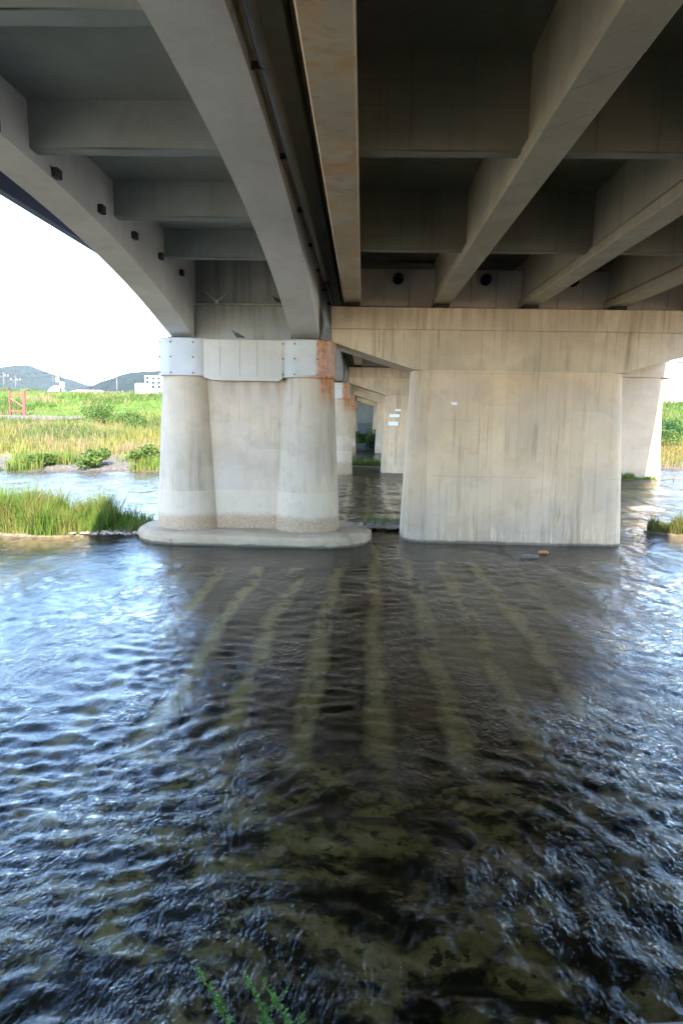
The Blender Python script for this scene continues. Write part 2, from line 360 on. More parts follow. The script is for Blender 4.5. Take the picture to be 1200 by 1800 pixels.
def prism_y(poly, y0, y1, bm=None, bev=0):      # polygon of (x, z) swept along y
    bm = bm or bmesh.new()
    a = [bm.verts.new((x, y0, z)) for x, z in poly]; b = [bm.verts.new((x, y1, z)) for x, z in poly]
    bm.faces.new(a); bm.faces.new(b[::-1]); k = len(poly)
    for i in range(k): bm.faces.new((a[i], a[(i + 1) % k], b[(i + 1) % k], b[i]))
    if bev: bmesh.ops.bevel(bm, geom=bm.edges[:], offset=bev, segments=2, affect='EDGES', profile=0.5)
    return bm
def rings(bm, rs, cap=True):
    vv = [[bm.verts.new(p) for p in r] for r in rs]; k = len(rs[0])
    for a, b in zip(vv, vv[1:]):
        for i in range(k): bm.faces.new((a[i], a[(i + 1) % k], b[(i + 1) % k], b[i]))
    if cap: bm.faces.new(vv[0][::-1]); bm.faces.new(vv[-1])
    return bm
def circ(cx, cy, z, r, k=40): return [(cx + r * math.cos(t * 2 * math.pi / k), cy + r * math.sin(t * 2 * math.pi / k), z) for t in range(k)]
def rrect(x0, x1, y0, y1, z, r, k=8):
    pts = []
    for cx, cy, a0 in ((x1 - r, y1 - r, 0), (x0 + r, y1 - r, 90), (x0 + r, y0 + r, 180), (x1 - r, y0 + r, 270)):
        for i in range(k + 1):
            a = R(a0 + 90 * i / k); pts.append((cx + r * math.cos(a), cy + r * math.sin(a), z))
    return pts
def tube(bm, pts, r, k=8, r1=None):
    pts = [Vector(p) for p in pts]; rs = []
    for i, p in enumerate(pts):
        d = (pts[min(i + 1, len(pts) - 1)] - pts[max(i - 1, 0)]).normalized()
        u = d.orthogonal().normalized() if abs(d.z) > 0.9 else d.cross(Vector((0, 0, 1))).normalized()
        v = d.cross(u); rr = r if r1 is None else r + (r1 - r) * i / (len(pts) - 1)
        rs.append([p + rr * (math.cos(2 * math.pi * j / k) * u + math.sin(2 * math.pi * j / k) * v) for j in range(k)])
    return rings(bm, rs)
def T(pts, r, k=8, r1=None): return tube(bmesh.new(), pts, r, k, r1)
def kids(o): return [c for c in bpy.data.objects if c.parent == o]
def copy_tree(o, parent=None):
    c = o.copy(); C.objects.link(c); c.parent = parent
    for ch in kids(o): copy_tree(ch, c)
    return c
def inst(o, loc, parent):            # another child sharing the mesh
    c = o.copy(); C.objects.link(c); c.location = loc; c.parent = parent; return c
def np_mesh(name, V, F, mat, kind=None, parent=None, smooth=False):
    me = bpy.data.meshes.new(name); V = np.asarray(V, np.float32); F = np.asarray(F, np.int32)
    k = F.shape[1]
    me.vertices.add(len(V)); me.vertices.foreach_set('co', V.ravel())
    me.loops.add(F.size); me.loops.foreach_set('vertex_index', F.ravel())
    me.polygons.add(len(F)); me.polygons.foreach_set('loop_start', np.arange(0, F.size, k, dtype=np.int32))
    try: me.polygons.foreach_set('loop_total', np.full(len(F), k, np.int32))
    except Exception: pass
    me.update(calc_edges=True); me.validate()
    if smooth: me.polygons.foreach_set('use_smooth', np.ones(len(F), bool))
    me.materials.append(M[mat])
    o = bpy.data.objects.new(name, me); C.objects.link(o)
    if kind: o['kind'] = kind
    if parent: o.parent = parent
    return o

# ------------------------------------------------------------------ water and bed
def fbm(x, y, z=0.0, o=3):
    return mnoise.fractal(Vector((x, y, z)), 0.9, 2.0, o)
def grid(ys, us, xf, zf):
    nx, ny = len(us), len(ys); V = np.empty((ny, nx, 3), np.float32)
    for j, y in enumerate(ys):
        for i, u in enumerate(us):
            x = xf(u, y); V[j, i] = (x, y, zf(x, y))
    a = (np.arange(ny - 1)[:, None] * nx + np.arange(nx - 1)[None]).ravel()
    return V.reshape(-1, 3), np.stack([a, a + 1, a + nx + 1, a + nx], 1)

NY, NX = 560, 520
ys = 1.45 * (76 / 1.45) ** np.linspace(0, 1, NY); us = np.linspace(-1.35, 1.35, NX)
yy, uu = np.meshgrid(ys, us, indexing='ij'); xx = uu * (yy + 7.0)
Z = np.zeros_like(xx)
r2 = np.random.default_rng(3)
wx = 0.55 * np.sin(0.55 * yy + 0.21 * xx + 1) + 0.35 * np.sin(1.1 * xx - 0.7 * yy); wy = 0.5 * np.sin(0.6 * xx - 0.3 * yy) + 0.3 * np.sin(1.3 * yy + 0.8 * xx + 2)
env = 0.75 + 0.25 * np.sin(0.43 * xx + 0.31 * yy + 1.0) + 0.25 * np.sin(0.9 * xx - 0.62 * yy + 2.0)
sp = np.gradient(ys)[:, None]
for i in range(110):
    lam = 0.10 * (0.6 / 0.10) ** r2.random()
    th = R(42) + r2.normal() * R(44)
    k = 2 * math.pi / lam
    amp = 0.0052 * lam ** 0.95
    fade = np.clip((lam / np.maximum(sp, (7 + yy) * 2.7 / NX * 0.8) - 2.0) / 3.0, 0, 1)
    s = np.sin(k * ((xx + wx) * math.cos(th) + (yy + wy) * math.sin(th)) + r2.random() * 7)
    Z += amp * fade * np.where(r2.random() < 0.6, 1 - 2 * np.sqrt(np.abs(s) * 0.9 + 0.02), s) * env
V = np.stack([xx, yy, Z], -1).reshape(-1, 3)
a = (np.arange(NY - 1)[:, None] * NX + np.arange(NX - 1)[None]).ravel()
o = np_mesh('river_water', V, np.stack([a, a + 1, a + NX + 1, a + NX], 1), 'water', 'structure', smooth=True)
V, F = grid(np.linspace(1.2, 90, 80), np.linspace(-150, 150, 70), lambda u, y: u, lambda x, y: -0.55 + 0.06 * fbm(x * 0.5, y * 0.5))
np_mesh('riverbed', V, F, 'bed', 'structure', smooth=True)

# ------------------------------------------------------------------ terrain
def shore(x):
    if x < -6: s = 38.6 + 0.2 * (x + 12) if x > -40 else 33.0
    elif x < 14: s = 70.0
    else: s = 49.0
    if -9 < x <= -6: s = 39.8 + (x + 9) / 3 * 30
    if 14 < x < 20: s = 70 - (x - 14) / 6 * 21
    return s + 0.8 * fbm(x * 0.3, 0.0, 5)
def bank_z(x, y):
    s = shore(x); d = y - s
    if -7.5 < x < 20:            # under the bridges: flat berm up to the abutment
        z = max(-1.0, min(0.9, d * 0.12)) if d > 0 else d * 0.3
        return max(z, -1.2) + 0.08 * fbm(x, y)
    prof = [(-6, -1.2), (0, 0.0), (2, 0.2), (8, 0.4), (14, 0.7), (26, 1.7), (34, 2.5), (39, 2.65), (50, 4.6), (59, 6.1), (62, 6.2), (400, 6.2)]
    if x > 14: prof = [(-6, -1.2), (0, 0), (3, 0.4), (14, 1.2), (24, 2.6), (40, 5.6), (48, 6.3), (52, 6.3), (400, 6.3)]
    z = prof[0][1]
    for (a_, za), (b_, zb) in zip(prof, prof[1:]):
        if d >= a_: z = za + (zb - za) * min(1, (d - a_) / (b_ - a_))
    return z + (0.14 * fbm(x * 0.35, y * 0.35, 2) if d < 60 else 0)
xs = np.concatenate([np.linspace(-700, -90, 12), np.linspace(-85, -8, 150), np.linspace(-7.5, 20, 40), np.linspace(20.5, 80, 90), np.linspace(90, 900, 12)])
yb = np.concatenate([np.linspace(30, 100, 150), np.linspace(102, 130, 12), np.linspace(150, 2600, 14)])
V, F = grid(yb, xs, lambda u, y: u, bank_z)
np_mesh('far_bank_ground', V, F, 'ground', 'structure', smooth=True)
# near bank the photographer stands on
bm = bmesh.new()
qq = [(-60, -4.48), (60, 7.64), (60, -45), (-60, -45)]
rings(bm, [[(x, y, z) for x, y in qq] for z in (-1.0, 1.8)])
o = mk('near_bank_wall', bm, 'abut', kind='structure')
V, F = grid(np.linspace(-70, 0.2, 60), np.linspace(-120, 120, 80), lambda u, y: u, lambda x, y: 1.815 + min(1.1, max(0, -y - 1 + 0.1 * x) * 0.06) + (0.1 * fbm(x * .3, y * .3) if y < -3 + 0.1 * x else 0) if y < 0.6 + 0.1 * x else -1.5)
np_mesh('near_bank_ground', V, F, 'near_ground', 'structure', smooth=True)
# paved path on the far embankment
bm = bmesh.new(); px = list(np.linspace(-84, -31, 40))
for x0, x1 in zip(px, px[1:]):
    q = []
    for x, dd in ((x0, 33.2), (x1, 33.2), (x1, 39.5), (x0, 39.5)):
        y = shore(x) + dd; q.append(bm.verts.new((x, y, bank_z(x, y) + 0.10)))
    bm.faces.new(q)
mk('path', bm, 'path', kind='structure')

# hills
def hill_obj(name, prof, y0, depth, seed):
    xs_ = np.linspace(prof[0][0], prof[-1][0], 170); ys_ = np.linspace(y0 - depth, y0 + depth, 50)
    def hz(x, y):
        h = np.interp(x, [p[0] for p in prof], [p[1] for p in prof])
        t = abs(y - y0) / depth
        return h * (1 - t ** 1.5) + (1 - t) * (5 * fbm(x / 70, y / 70, seed, 5) + 5.0 * fbm(x / 12, y / 12, seed, 3)) - 2
    V, F = grid(ys_, xs_, lambda u, y: u, hz)
    np_mesh(name, V, F, 'hill', 'structure', smooth=True)
hill_obj('far_hills', [(-2300, 60), (-1700, 120), (-1250, 118), (-1100, 132), (-1030, 140), (-960, 118), (-880, 96), (-800, 72), (-740, 52), (-650, 35), (-400, 40), (0, 40), (400, 30), (900, 0)], 2000, 420, 3)
hill_obj('near_hills', [(-640, 0), (-540, 32), (-480, 62), (-430, 78), (-360, 86), (-250, 96), (-100, 86), (150, 40), (500, 20), (900, 10), (1300, 0)], 1250, 260, 9)

# ------------------------------------------------------------------ left bridge piers
def left_pier():
    root = empty('bridge_pier', (-3.2, 18.5, 0))
    X0 = 3.2; Y0 = 18.5
    def place(o): return o
    # stadium footing, uneven rim
    rs = []
    for z, gr in ((-0.9, 0.02), (0.0, 0.0), (0.16, 0.02), (0.26, -0.03), (0.33, -0.14)):
        r_ = []
        for p in rrect(-3.12 - gr, 3.52 + gr, -1.42 - gr, 1.45 + gr, z, 1.40 + gr, 40):
            n_ = 0.05 * fbm(p[0] * 2.2, p[1] * 2.2, z * 3) + 0.025 * fbm(p[0] * 7, p[1] * 7, z * 9); r_.append((p[0] + n_, p[1] - n_, p[2] + (n_ * 0.5 if z > 0 else 0)))
        rs.append(r_)
    mk('footing', rings(bmesh.new(), rs), 'footing', root, smooth='auto')
    for cx, mat, jm in ((-1.67, 'column_clean', 'jacket'), (1.65, 'column', 'jacket_rust')):
        col = mk('column', rings(bmesh.new(), [circ(0, 0, z, r_, 56) for z, r_ in ((-0.5, 0.98), (0.30, 0.94), (1.4, 0.885), (4.49, 0.725))]), mat, root, smooth='auto')
        col.location = (cx, 0, 0)
        ja = mk('jacket', rings(bmesh.new(), [rrect(-0.75 - g, 0.75 + g, -0.78 - g, 0.78 + g, z, 0.50, 10) for z, g in ((4.492, -0.02), (4.51, 0.0), (5.45, 0.0), (5.47, -0.015), (5.49, -0.04))]), jm, col, smooth='auto')
        bb = bmesh.new(); bmesh.ops.create_cone(bb, segments=8, radius1=0.024, radius2=0.018, depth=0.03, cap_ends=True)
        bmesh.ops.rotate(bb, verts=bb.verts, matrix=Matrix.Rotation(R(90), 3, 'X'))
        b0 = None
        for bx in (-0.62, -0.30, 0.30):
            for bz in (4.57, 4.98, 5.37):
                yb_ = -0.79 if abs(bx) < 0.4 else -0.72
                if b0 is None: b0 = mk('bolt', bb, 'bolt', col); b0.location = (bx, yb_, bz)
                else: inst(b0, (bx, yb_, bz), col)
    mk('web_wall', B(-1.25, 1.15, -0.42, 0.42, -0.40, 4.43, 0.02), 'web', root)
    cap = mk('cap', prism_y([(-1.25, 5.47), (1.14, 5.47), (1.02, 4.47), (0.9, 4.385), (-0.86, 4.385), (-1.1, 4.45), (-1.2, 4.6)], -0.66, 0.66, bev=0.02), 'cap_panel', root)
    xl = [-1.17, -0.66, -0.12, 0.34, 1.0]
    for i in range(4):
        a_, b_ = xl[i] + 0.005, xl[i + 1] - 0.005
        q = B(a_, b_, -0.668, -0.62, 4.5 + (0.02 if i in (0, 3) else 0), 5.44, 0.004)
        mk('panel', q, 'cap_panel', cap)
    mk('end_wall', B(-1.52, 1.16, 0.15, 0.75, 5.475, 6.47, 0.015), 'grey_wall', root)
    bx = mk('bearing', B(-0.28, 0.28, -0.3, 0.3, 5.49, 5.565, 0.01), 'rubber', root); bx.location.x = -1.9
    inst(bx, (1.6, 0, 0), root)
    return root
P1 = left_pier()
tag(P1, 'nearest twin-column pier of the grey bridge, on a rounded footing, right column rusty', 'bridge pier', 'twin-column piers of the grey bridge')
lab = ['second twin-column pier of the grey bridge, rusty, just right of the nearest',
       'third twin-column pier of the grey bridge, a thin sliver past the second', 'farthest twin-column pier of the grey bridge, almost hidden at the end of the row']
for i in range(1, 4):
    c = copy_tree(P1); c.location = (-3.2, 18.5 + 22.2 * i, 0); tag(c, lab[i - 1], 'bridge pier', 'twin-column piers of the grey bridge')
    for q in kids(c):
        if q.name.startswith('footing'): q.location.z = -0.6     # these footings lie under water
        if q.name.startswith('web_wall'): q.location.z = 0.0

# ------------------------------------------------------------------ right bridge piers
def wall_pier(x0, x1, xt0, xt1, zt, mat='pier_big', name='bridge_pier'):
    root = empty(name, ((x0 + x1) / 2, 19.4, 0)); cx = (x0 + x1) / 2
    def rr(a_, b_, z, fy): return rrect(a_ - cx, b_ - cx, -0.95 - fy, 0.95 + fy, z, 0.52, 10)
    rs = [rr(x0 - 0.01, x1 + 0.01, -0.9, 0.12), rr(x0, x1, 0.04, 0.10), rr((x0 * 0.6 + xt0 * 0.4), (x1 * 0.6 + xt1 * 0.4), 2.0, 0.05), rr(xt0, xt1, zt, 0.0)]
    mk('wall', rings(bmesh.new(), rs), mat, root, smooth='auto')
    return root, cx
P2, cx = wall_pier(1.20, 7.47, 1.36, 7.19, 4.80)
# hammerhead: tapering haunches below, beam above standing 3 cm proud
mk('haunch', prism_y([(-0.92 - cx, 5.86), (9.55 - cx, 5.88), (9.55 - cx, 5.5), (7.22 - cx, 4.86), (7.19 - cx, 4.80), (1.36 - cx, 4.80), (1.30 - cx, 4.83), (-0.9 - cx, 5.5)], -0.955, 0.955), 'cap_big', P2)
mk('cap_beam', prism_y([(-0.94 - cx, 5.865), (9.57 - cx, 5.885), (9.57 - cx, 6.47), (-0.94 - cx, 6.45)], -0.99, 0.99, bev=0.02), 'cap_big', P2)
bx = mk('bearing', B(-0.2, 0.2, -0.75, -0.35, 6.46, 6.60, 0.01), 'rubber', P2); bx.location.x = -0.37 - cx
GX = [-0.37, 2.09, 4.52, 6.90, 9.25]
for gx in GX[1:]: inst(bx, (gx - cx, 0, 0), P2)
tag(P2, 'nearest broad concrete wall pier with a grimy hammerhead cap, standing in the river', 'bridge pier', 'wall piers of the concrete bridge')
lab = ['second wall pier of the concrete bridge with white plates on it, seen in the gap', 'third wall pier of the concrete bridge, a pale strip in the gap',
       'farthest wall pier of the concrete bridge, at the end of the gap']
for i in range(1, 4):
    c = copy_tree(P2); c.location = (cx, 19.4 + 22.2 * i, 0); tag(c, lab[i - 1], 'bridge pier', 'wall piers of the concrete bridge')
# third, narrow bridge on the right
P3, cx3 = wall_pier(13.6, 18.55, 13.8, 18.25, 6.14, 'pier_pale')
mk('cap_beam', B(13.2 - cx3, 18.85 - cx3, -1.0, 1.0, 6.15, 7.05, 0.02), 'pier_pale', P3)
P3.location.y = 41.9
tag(P3, 'sunlit pale pier with a flat cap, past the right edge of the broad wall pier', 'bridge pier', 'piers of the narrow bridge')
c = copy_tree(P3); c.location.y = 64; tag(c, 'pier of the narrow bridge behind the sunlit pale one', 'bridge pier', 'piers of the narrow bridge')

# ------------------------------------------------------------------ left bridge superstructure
SP = 22.2; MID0 = 7.6
BL = empty('grey_bridge', (-3.4, 7.6, 5.6), 'grey painted girder bridge with curved haunched girders, overhead on the left', 'bridge')
def toL(x, y, z): return (x + 3.4, y - 7.6, z - 5.6)
def haunch(x0, x1, mid):
    bm = bmesh.new(); k = 26; rs = []
    for i in range(k + 1):
        t = -1 + 2 * i / k; y = mid + t * (SP / 2 - 0.06)
        z = 7.03 - 1.46 * abs(t) ** 2.05
        rs.append([toL(x0, y, z), toL(x1, y, z), toL(x1 - 0.02, y, 7.86), toL(x0 + 0.02, y, 7.86)])
    rings(bm, rs)
    es = [e for e in bm.edges if abs(e.verts[0].co.y - e.verts[1].co.y) > 0.3 and (e.verts[0].co.z < 1.55 and e.verts[1].co.z < 1.55) and abs(e.verts[0].co.x - e.verts[1].co.x) < 0.1]
    bmesh.ops.bevel(bm, geom=es, offset=0.035, segments=2, affect='EDGES')
    return bm
for s in range(-1, 5):
    mid = MID0 + SP * s
    for x0, x1 in ((-5.40, -4.75), (-2.02, -1.27)):
        mk('girder', haunch(x0, x1, mid), 'grey_girder', BL, smooth='auto')
    if s == 0:
        for y in (8.66, 10.38, 12.1, 13.81, 15.55, 17.28):
            mk('dark_hole_box', B(*[v for pair in zip(toL(-4.752, y - 0.09, 6.97), toL(-4.66, y + 0.09, 7.11)) for v in pair], bev=0.008), 'dark_steel', BL)  # proud dark boxes standing in for shaded square holes in the girder
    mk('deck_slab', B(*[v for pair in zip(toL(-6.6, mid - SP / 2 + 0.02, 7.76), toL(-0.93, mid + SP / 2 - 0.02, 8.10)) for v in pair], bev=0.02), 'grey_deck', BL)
    mk('fascia', prism_y([(x + 3.4, z - 5.6) for x, z in ((-6.62, 7.74), (-6.66, 7.45), (-6.84, 7.45), (-6.84, 8.35), (-6.62, 8.35))], mid - SP / 2 - 7.6 + 0.02, mid + SP / 2 - 7.6 - 0.02), 'fascia', BL)
    k = 0
    y = mid - 10.7 + (MID0 - 7.6)
    for j in range(-3, 4):
        y = mid + j * 3.16 - 1.1
        if abs(y - mid) > SP / 2 - 0.5: continue
        bm = B(*[v for pair in zip(toL(-4.79, y, 7.13), toL(-1.99, y + 0.27, 7.80)) for v in pair], bev=0.015)
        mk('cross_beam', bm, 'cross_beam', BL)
    if s >= 0:
        bm = B(*[v for pair in zip(toL(-4.79, mid + SP / 2 + 0.15, 6.56), toL(-1.99, mid + SP / 2 + 0.4, 7.80)) for v in pair], bev=0.015)
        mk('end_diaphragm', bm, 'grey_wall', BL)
    # service pipe clipped along the inner girder
    mk('pipe', T([toL(-1.12, mid - SP / 2 + 0.3, 7.22), toL(-1.12, mid + SP / 2 - 0.3, 7.16)], 0.075, 12), 'pipe', BL, smooth=True)
    for j in range(9):
        y = mid - SP / 2 + 1.2 + j * 2.45
        mk('pipe_clamp', B(*[v for pair in zip(toL(-1.27, y, 7.12), toL(-1.09, y + 0.03, 7.20)) for v in pair]), 'dark_steel', BL)
# pale tube standing in for the lit slit above the near end wall
o = mk('lit_slit_tube', T([toL(-4.7, 18.74, 6.50), toL(-3.4, 18.73, 6.52), toL(-2.05, 18.73, 6.52)], 0.03, 10), 'rail', BL, smooth=True)

# ------------------------------------------------------------------ right bridge superstructure
BR = empty('concrete_bridge', (4.4, 7.6, 6.6), 'dark underside of a concrete bridge with straight girders and cross diaphragms, overhead on the right', 'bridge')
def toR(x, y, z): return (x - 4.4, y - 7.6, z - 6.6)
def bxR(x0, x1, y0, y1, z0, z1, bev=0.0): return B(*[v for pair in zip(toR(x0, y0, z0), toR(x1, y1, z1)) for v in pair], bev=bev)
for s in range(-1, 5):
    ya, yb2 = 7.6 + SP * s - SP / 2 + 0.55 + 0.25, 7.6 + SP * s + SP / 2 + 0.55 + 0.15
    for gi, gx in enumerate(GX):
        h = 0.235; x = gx - 4.4; z = 0.0
        poly = [(x - h + .02, 0), (x + h - .02, 0), (x + h, .02), (x + h, .17), (x + h - .07, .26), (x + h - .07, 1.25), (x - h + .07, 1.25), (x - h + .07, .26), (x - h, .17), (x - h, .02)]
        mk('girder', prism_y(poly, ya - 7.6, yb2 - 7.6), 'girder' if gi < 1 else 'girder_plain', BR)
    for bi in range(4):
        a_, b_ = GX[bi] + 0.15, GX[bi + 1] - 0.15
        for y in ([-0.9, 3.9, 8.62, 13.45] if s == 0 else [2.0, 10.0]):
            yv = y if s == 0 else 7.6 + SP * s - 7.0 + y
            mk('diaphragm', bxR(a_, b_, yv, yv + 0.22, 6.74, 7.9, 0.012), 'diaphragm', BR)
        # end wall bay of grooved panels with a drain hole
        ye = yb2 - 0.15
        if s in (0, 1):
            core = mk('end_wall', bxR(a_, b_, ye, ye + 0.25, 6.60, 7.62), 'end_wall', BR)
            wdt = (b_ - a_) / 3
            for k in range(3):
                mk('panel', bxR(a_ + k * wdt + 0.012, a_ + (k + 1) * wdt - 0.012, ye - 0.03, ye - 0.001, 6.62, 7.04 + 0.56, 0.006), 'end_wall', core)
            hc = (a_ + b_) / 2 + 0.03
            rs = []
            for r_, y in ((0.13, ye - 0.2), (0.15, ye - 0.2), (0.15, ye - 0.03), (0.13, ye - 0.03)):
                rs.append([toR(hc + r_ * math.cos(t * math.pi / 10), y, 7.34 + r_ * math.sin(t * math.pi / 10)) for t in range(20)])
            bm = rings(bmesh.new(), rs, cap=False)
            vv = [bm.verts.new(p) for p in rs[0]]
            mk('drain_pipe', bm, 'void', core)
            bm = bmesh.new(); bm.faces.new([bm.verts.new((p[0], p[1] + 0.13, p[2])) for p in rs[0]]); mk('drain_dark_disc', bm, 'void', core)  # black disc painted as the dark depth of the pipe
    mk('joint_strip', bxR(-1.2, -0.70, ya - 0.3, yb2 + 0.05, 8.155, 8.2), 'rubber', BR)
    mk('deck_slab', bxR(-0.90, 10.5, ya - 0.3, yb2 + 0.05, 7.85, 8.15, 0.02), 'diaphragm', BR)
    mk('parapet', bxR(10.2, 10.48, ya - 0.3, yb2 + 0.05, 8.16, 9.0, 0.02), 'girder_plain', BR)

B3 = empty('narrow_bridge', (16.3, 7.6, 7.1), 'narrow concrete bridge deck resting on the sunlit pier at the far right', 'bridge')
for s in range(-1, 5):
    ya = 8.4 + SP * s - SP / 2
    for gx in (14.2, 16.0, 17.8):
        mk('girder', B(gx - 16.5, gx - 16.1, ya - 7.6, ya + SP - 0.1 - 7.6, 0.02, 0.9, 0.02), 'girder_plain', B3)
    mk('deck_slab', B(-2.8, 1.95, ya - 7.6, ya + SP - 0.05 - 7.6, 0.9, 1.2, 0.02), 'girder_plain', B3)

# near and far abutments
c = copy_tree(P1); c.location = (-3.2, 18.5 - 22.2, 1.3); tag(c, 'twin-column pier of the grey bridge on the bank behind the photographer', 'bridge pier', 'twin-column piers of the grey bridge')
c.scale.z = 0.77
c = copy_tree(P2); c.location = (cx, 19.4 - 22.2, 0); tag(c, 'wall pier of the concrete bridge on the bank behind the photographer', 'bridge pier', 'wall piers of the concrete bridge')
o = mk('abutment', B(-6.6, 19.5, -27.6, -26.2, 1.5, 6.55, 0.03), 'abut'); tag(o, 'concrete abutment behind the photographer carrying the near ends of the bridges', 'abutment')
o = mk('abutment', B(-6.6, 19.5, 106, 108, -0.5, 8.1, 0.03), 'abut'); tag(o, 'far grey abutment at the end of the tunnel between the piers', 'abutment')
o = mk('slope_revetment', prism_y([(-6.4, 0.2), (12, 0.2), (12, 2.6), (-6.4, 2.6)], 92, 93.2, bev=0.03), 'abut'); tag(o, 'low pale retaining wall behind the bushes under the far end of the bridge', 'wall')
# filled approach beyond the far abutment
mk('approach_embankment', B(-9, 22, 108.2, 220, -1, 7.9, 0.05), 'ground', kind='structure')

# plates on the second wall pier
for i, (x, z, w_, h_, l) in enumerate(((1.98, 3.92, 0.34, 0.13, 'smallest and topmost of the three white plates on the second wall pier'),
                                       (1.76, 3.58, 0.62, 0.19, 'middle of the three white plates on the second wall pier'),
                                       (1.70, 3.10, 0.62, 0.24, 'largest and lowest of the three white plates on the second wall pier'))):
    o = mk('white_plate', B(-w_ / 2, w_ / 2, -0.02, 0.0, -h_ / 2, h_ / 2, 0.004), 'white'); o.location = (x + 0.15, 40.55, z)
    tag(o, l, 'plate', 'white plates on the second wall pier')
o = mk('white_plate', B(-0.08, 0.08, -0.015, 0, -0.035, 0.035, 0.003), 'white'); o.location = (2.5, 18.39, 3.9)
tag(o, 'tiny white plate near the upper left corner of the broad wall pier', 'plate')

# ------------------------------------------------------------------ vegetation
def blades(name, pts, hmin, hmax, wid, mat, lean=0.35, parent=None, kind='stuff'):
    pts = np.asarray(pts, float); n_ = len(pts)
    h = rng.uniform(hmin, hmax, n_) if np.isscalar(hmin) else hmin
    az = rng.uniform(0, 2 * np.pi, n_); ln = rng.uniform(0.05, lean, n_) * h
    fa = rng.uniform(0, np.pi, n_); wx_, wy_ = np.cos(fa) * wid * 0.5, np.sin(fa) * wid * 0.5
    dx, dy = np.cos(az) * ln, np.sin(az) * ln
    V = np.zeros((n_, 5, 3))
    V[:, 0] = pts + np.stack([-wx_, -wy_, 0 * wx_], 1); V[:, 1] = pts + np.stack([wx_, wy_, 0 * wx_], 1)
    mid = pts + np.stack([dx * .35, dy * .35, h * .55], 1)
    V[:, 2] = mid + np.stack([wx_ * .8, wy_ * .8, 0 * wx_], 1); V[:, 3] = mid - np.stack([wx_ * .8, wy_ * .8, 0 * wx_], 1)
    V[:, 4] = pts + np.stack([dx, dy, h], 1)
    b_ = np.arange(n_)[:, None] * 5
    F = np.concatenate([b_ + [0, 1, 2], b_ + [0, 2, 3], b_ + [3, 2, 4]])
    return np_mesh(name, V.reshape(-1, 3), F, mat, kind, parent)
def leaves(name, pts, size, mat, parent=None, kind=None):
    pts = np.asarray(pts, float); n_ = len(pts)
    u = rng.normal(size=(n_, 3)); u /= np.linalg.norm(u, axis=1)[:, None]
    v = rng.normal(size=(n_, 3)); v -= (v * u).sum(1)[:, None] * u; v /= np.linalg.norm(v, axis=1)[:, None]
    s = size * rng.uniform(0.6, 1.2, n_)[:, None]
    V = np.stack([pts - u * s * .5, pts + v * s * .3, pts + u * s * .5, pts - v * s * .3], 1)
    F = np.arange(n_)[:, None] * 4 + [0, 1, 2, 3]
    return np_mesh(name, V.reshape(-1, 3), F, mat, kind, parent)
def scatter(x0, x1, d0, d1, n_, cond=None):
    out = []
    while len(out) < n_:
        x = random.uniform(x0, x1); y = shore(x) + random.uniform(d0, d1)
        if cond and not cond(x, y): continue
        out.append((x, y, bank_z(x, y) - 0.03))
    return out
nz = lambda x, y, s, o_=0.0: fbm(x * s, y * s, o_)
blades('yellow_grass', scatter(-85, -8.5, 8, 28, 34000, lambda x, y: nz(x, y, .15) > -0.35), 0.4, 1.1, 0.07, 'dry_grass')
blades('mixed_weeds', scatter(-85, -8.5, 17, 29, 13000, lambda x, y: nz(x, y, .12, 4) > 0.0), 0.5, 1.2, 0.10, 'bush')
blades('pink_grass', scatter(-85, -8.5, 12, 34, 9000, lambda x, y: nz(x, y, .2, 12) > 0.1), 0.4, 1.0, 0.07, 'orange_grass')
blades('shore_grass', scatter(-60, -8.5, -0.1, 4.5, 14000, lambda x, y: nz(x, y, .22, 8) > 0.02), 0.35, 0.95, 0.05, 'grass')
blades('embankment_grass', scatter(-95, -8.5, 30, 60, 30000, lambda x, y: not (x < -31 and 32.5 < y - shore(x) < 40)), 0.12, 0.32, 0.10, 'slope_grass')
blades('slope_weeds', scatter(-95, -8.5, 34, 60, 7000, lambda x, y: nz(x, y, .13, 21) > 0.12 and not (x < -31 and y - shore(x) < 41)), 0.3, 0.75, 0.12, 'bush')
blades('dry_slope_weeds', scatter(-95, -8.5, 40, 60, 4000, lambda x, y: nz(x, y, .16, 31) > 0.18), 0.3, 0.6, 0.12, 'dry_grass')
blades('right_bank_grass', scatter(19.5, 75, 14, 48, 24000), 0.2, 0.7, 0.11, 'slope_grass')
blades('orange_grass', scatter(19.5, 75, 0.5, 15, 14000), 0.25, 0.7, 0.07, 'orange_grass')

def bush(x, y, z, w_, h_, d_, n_, leaf, mat, label, group):
    root = empty('bush', (x, y, z), label, 'bush', group)
    P = []
    cl = [(random.uniform(-.32, .32) * w_, random.uniform(-.3, .3) * d_, random.uniform(.25, .7) * h_, random.uniform(.16, .3)) for _ in range(9)]
    while len(P) < n_:
        c_ = random.choice(cl); v = rng.normal(size=3); v /= np.linalg.norm(v); v *= random.random() ** .4
        p = (c_[0] + v[0] * c_[3] * w_, c_[1] + v[1] * c_[3] * d_, c_[2] + v[2] * c_[3] * h_ * 1.3)
        if p[2] > 0.02: P.append(p)
    leaves('foliage', P, leaf, mat, root)
    bm = bmesh.new()
    for c_ in cl[:6]: tube(bm, [(0, 0, -0.05), (c_[0] * .5, c_[1] * .5, c_[2] * .4), (c_[0], c_[1], c_[2])], 0.03, 5, 0.01)
    mk('stem', bm, 'wood', root)
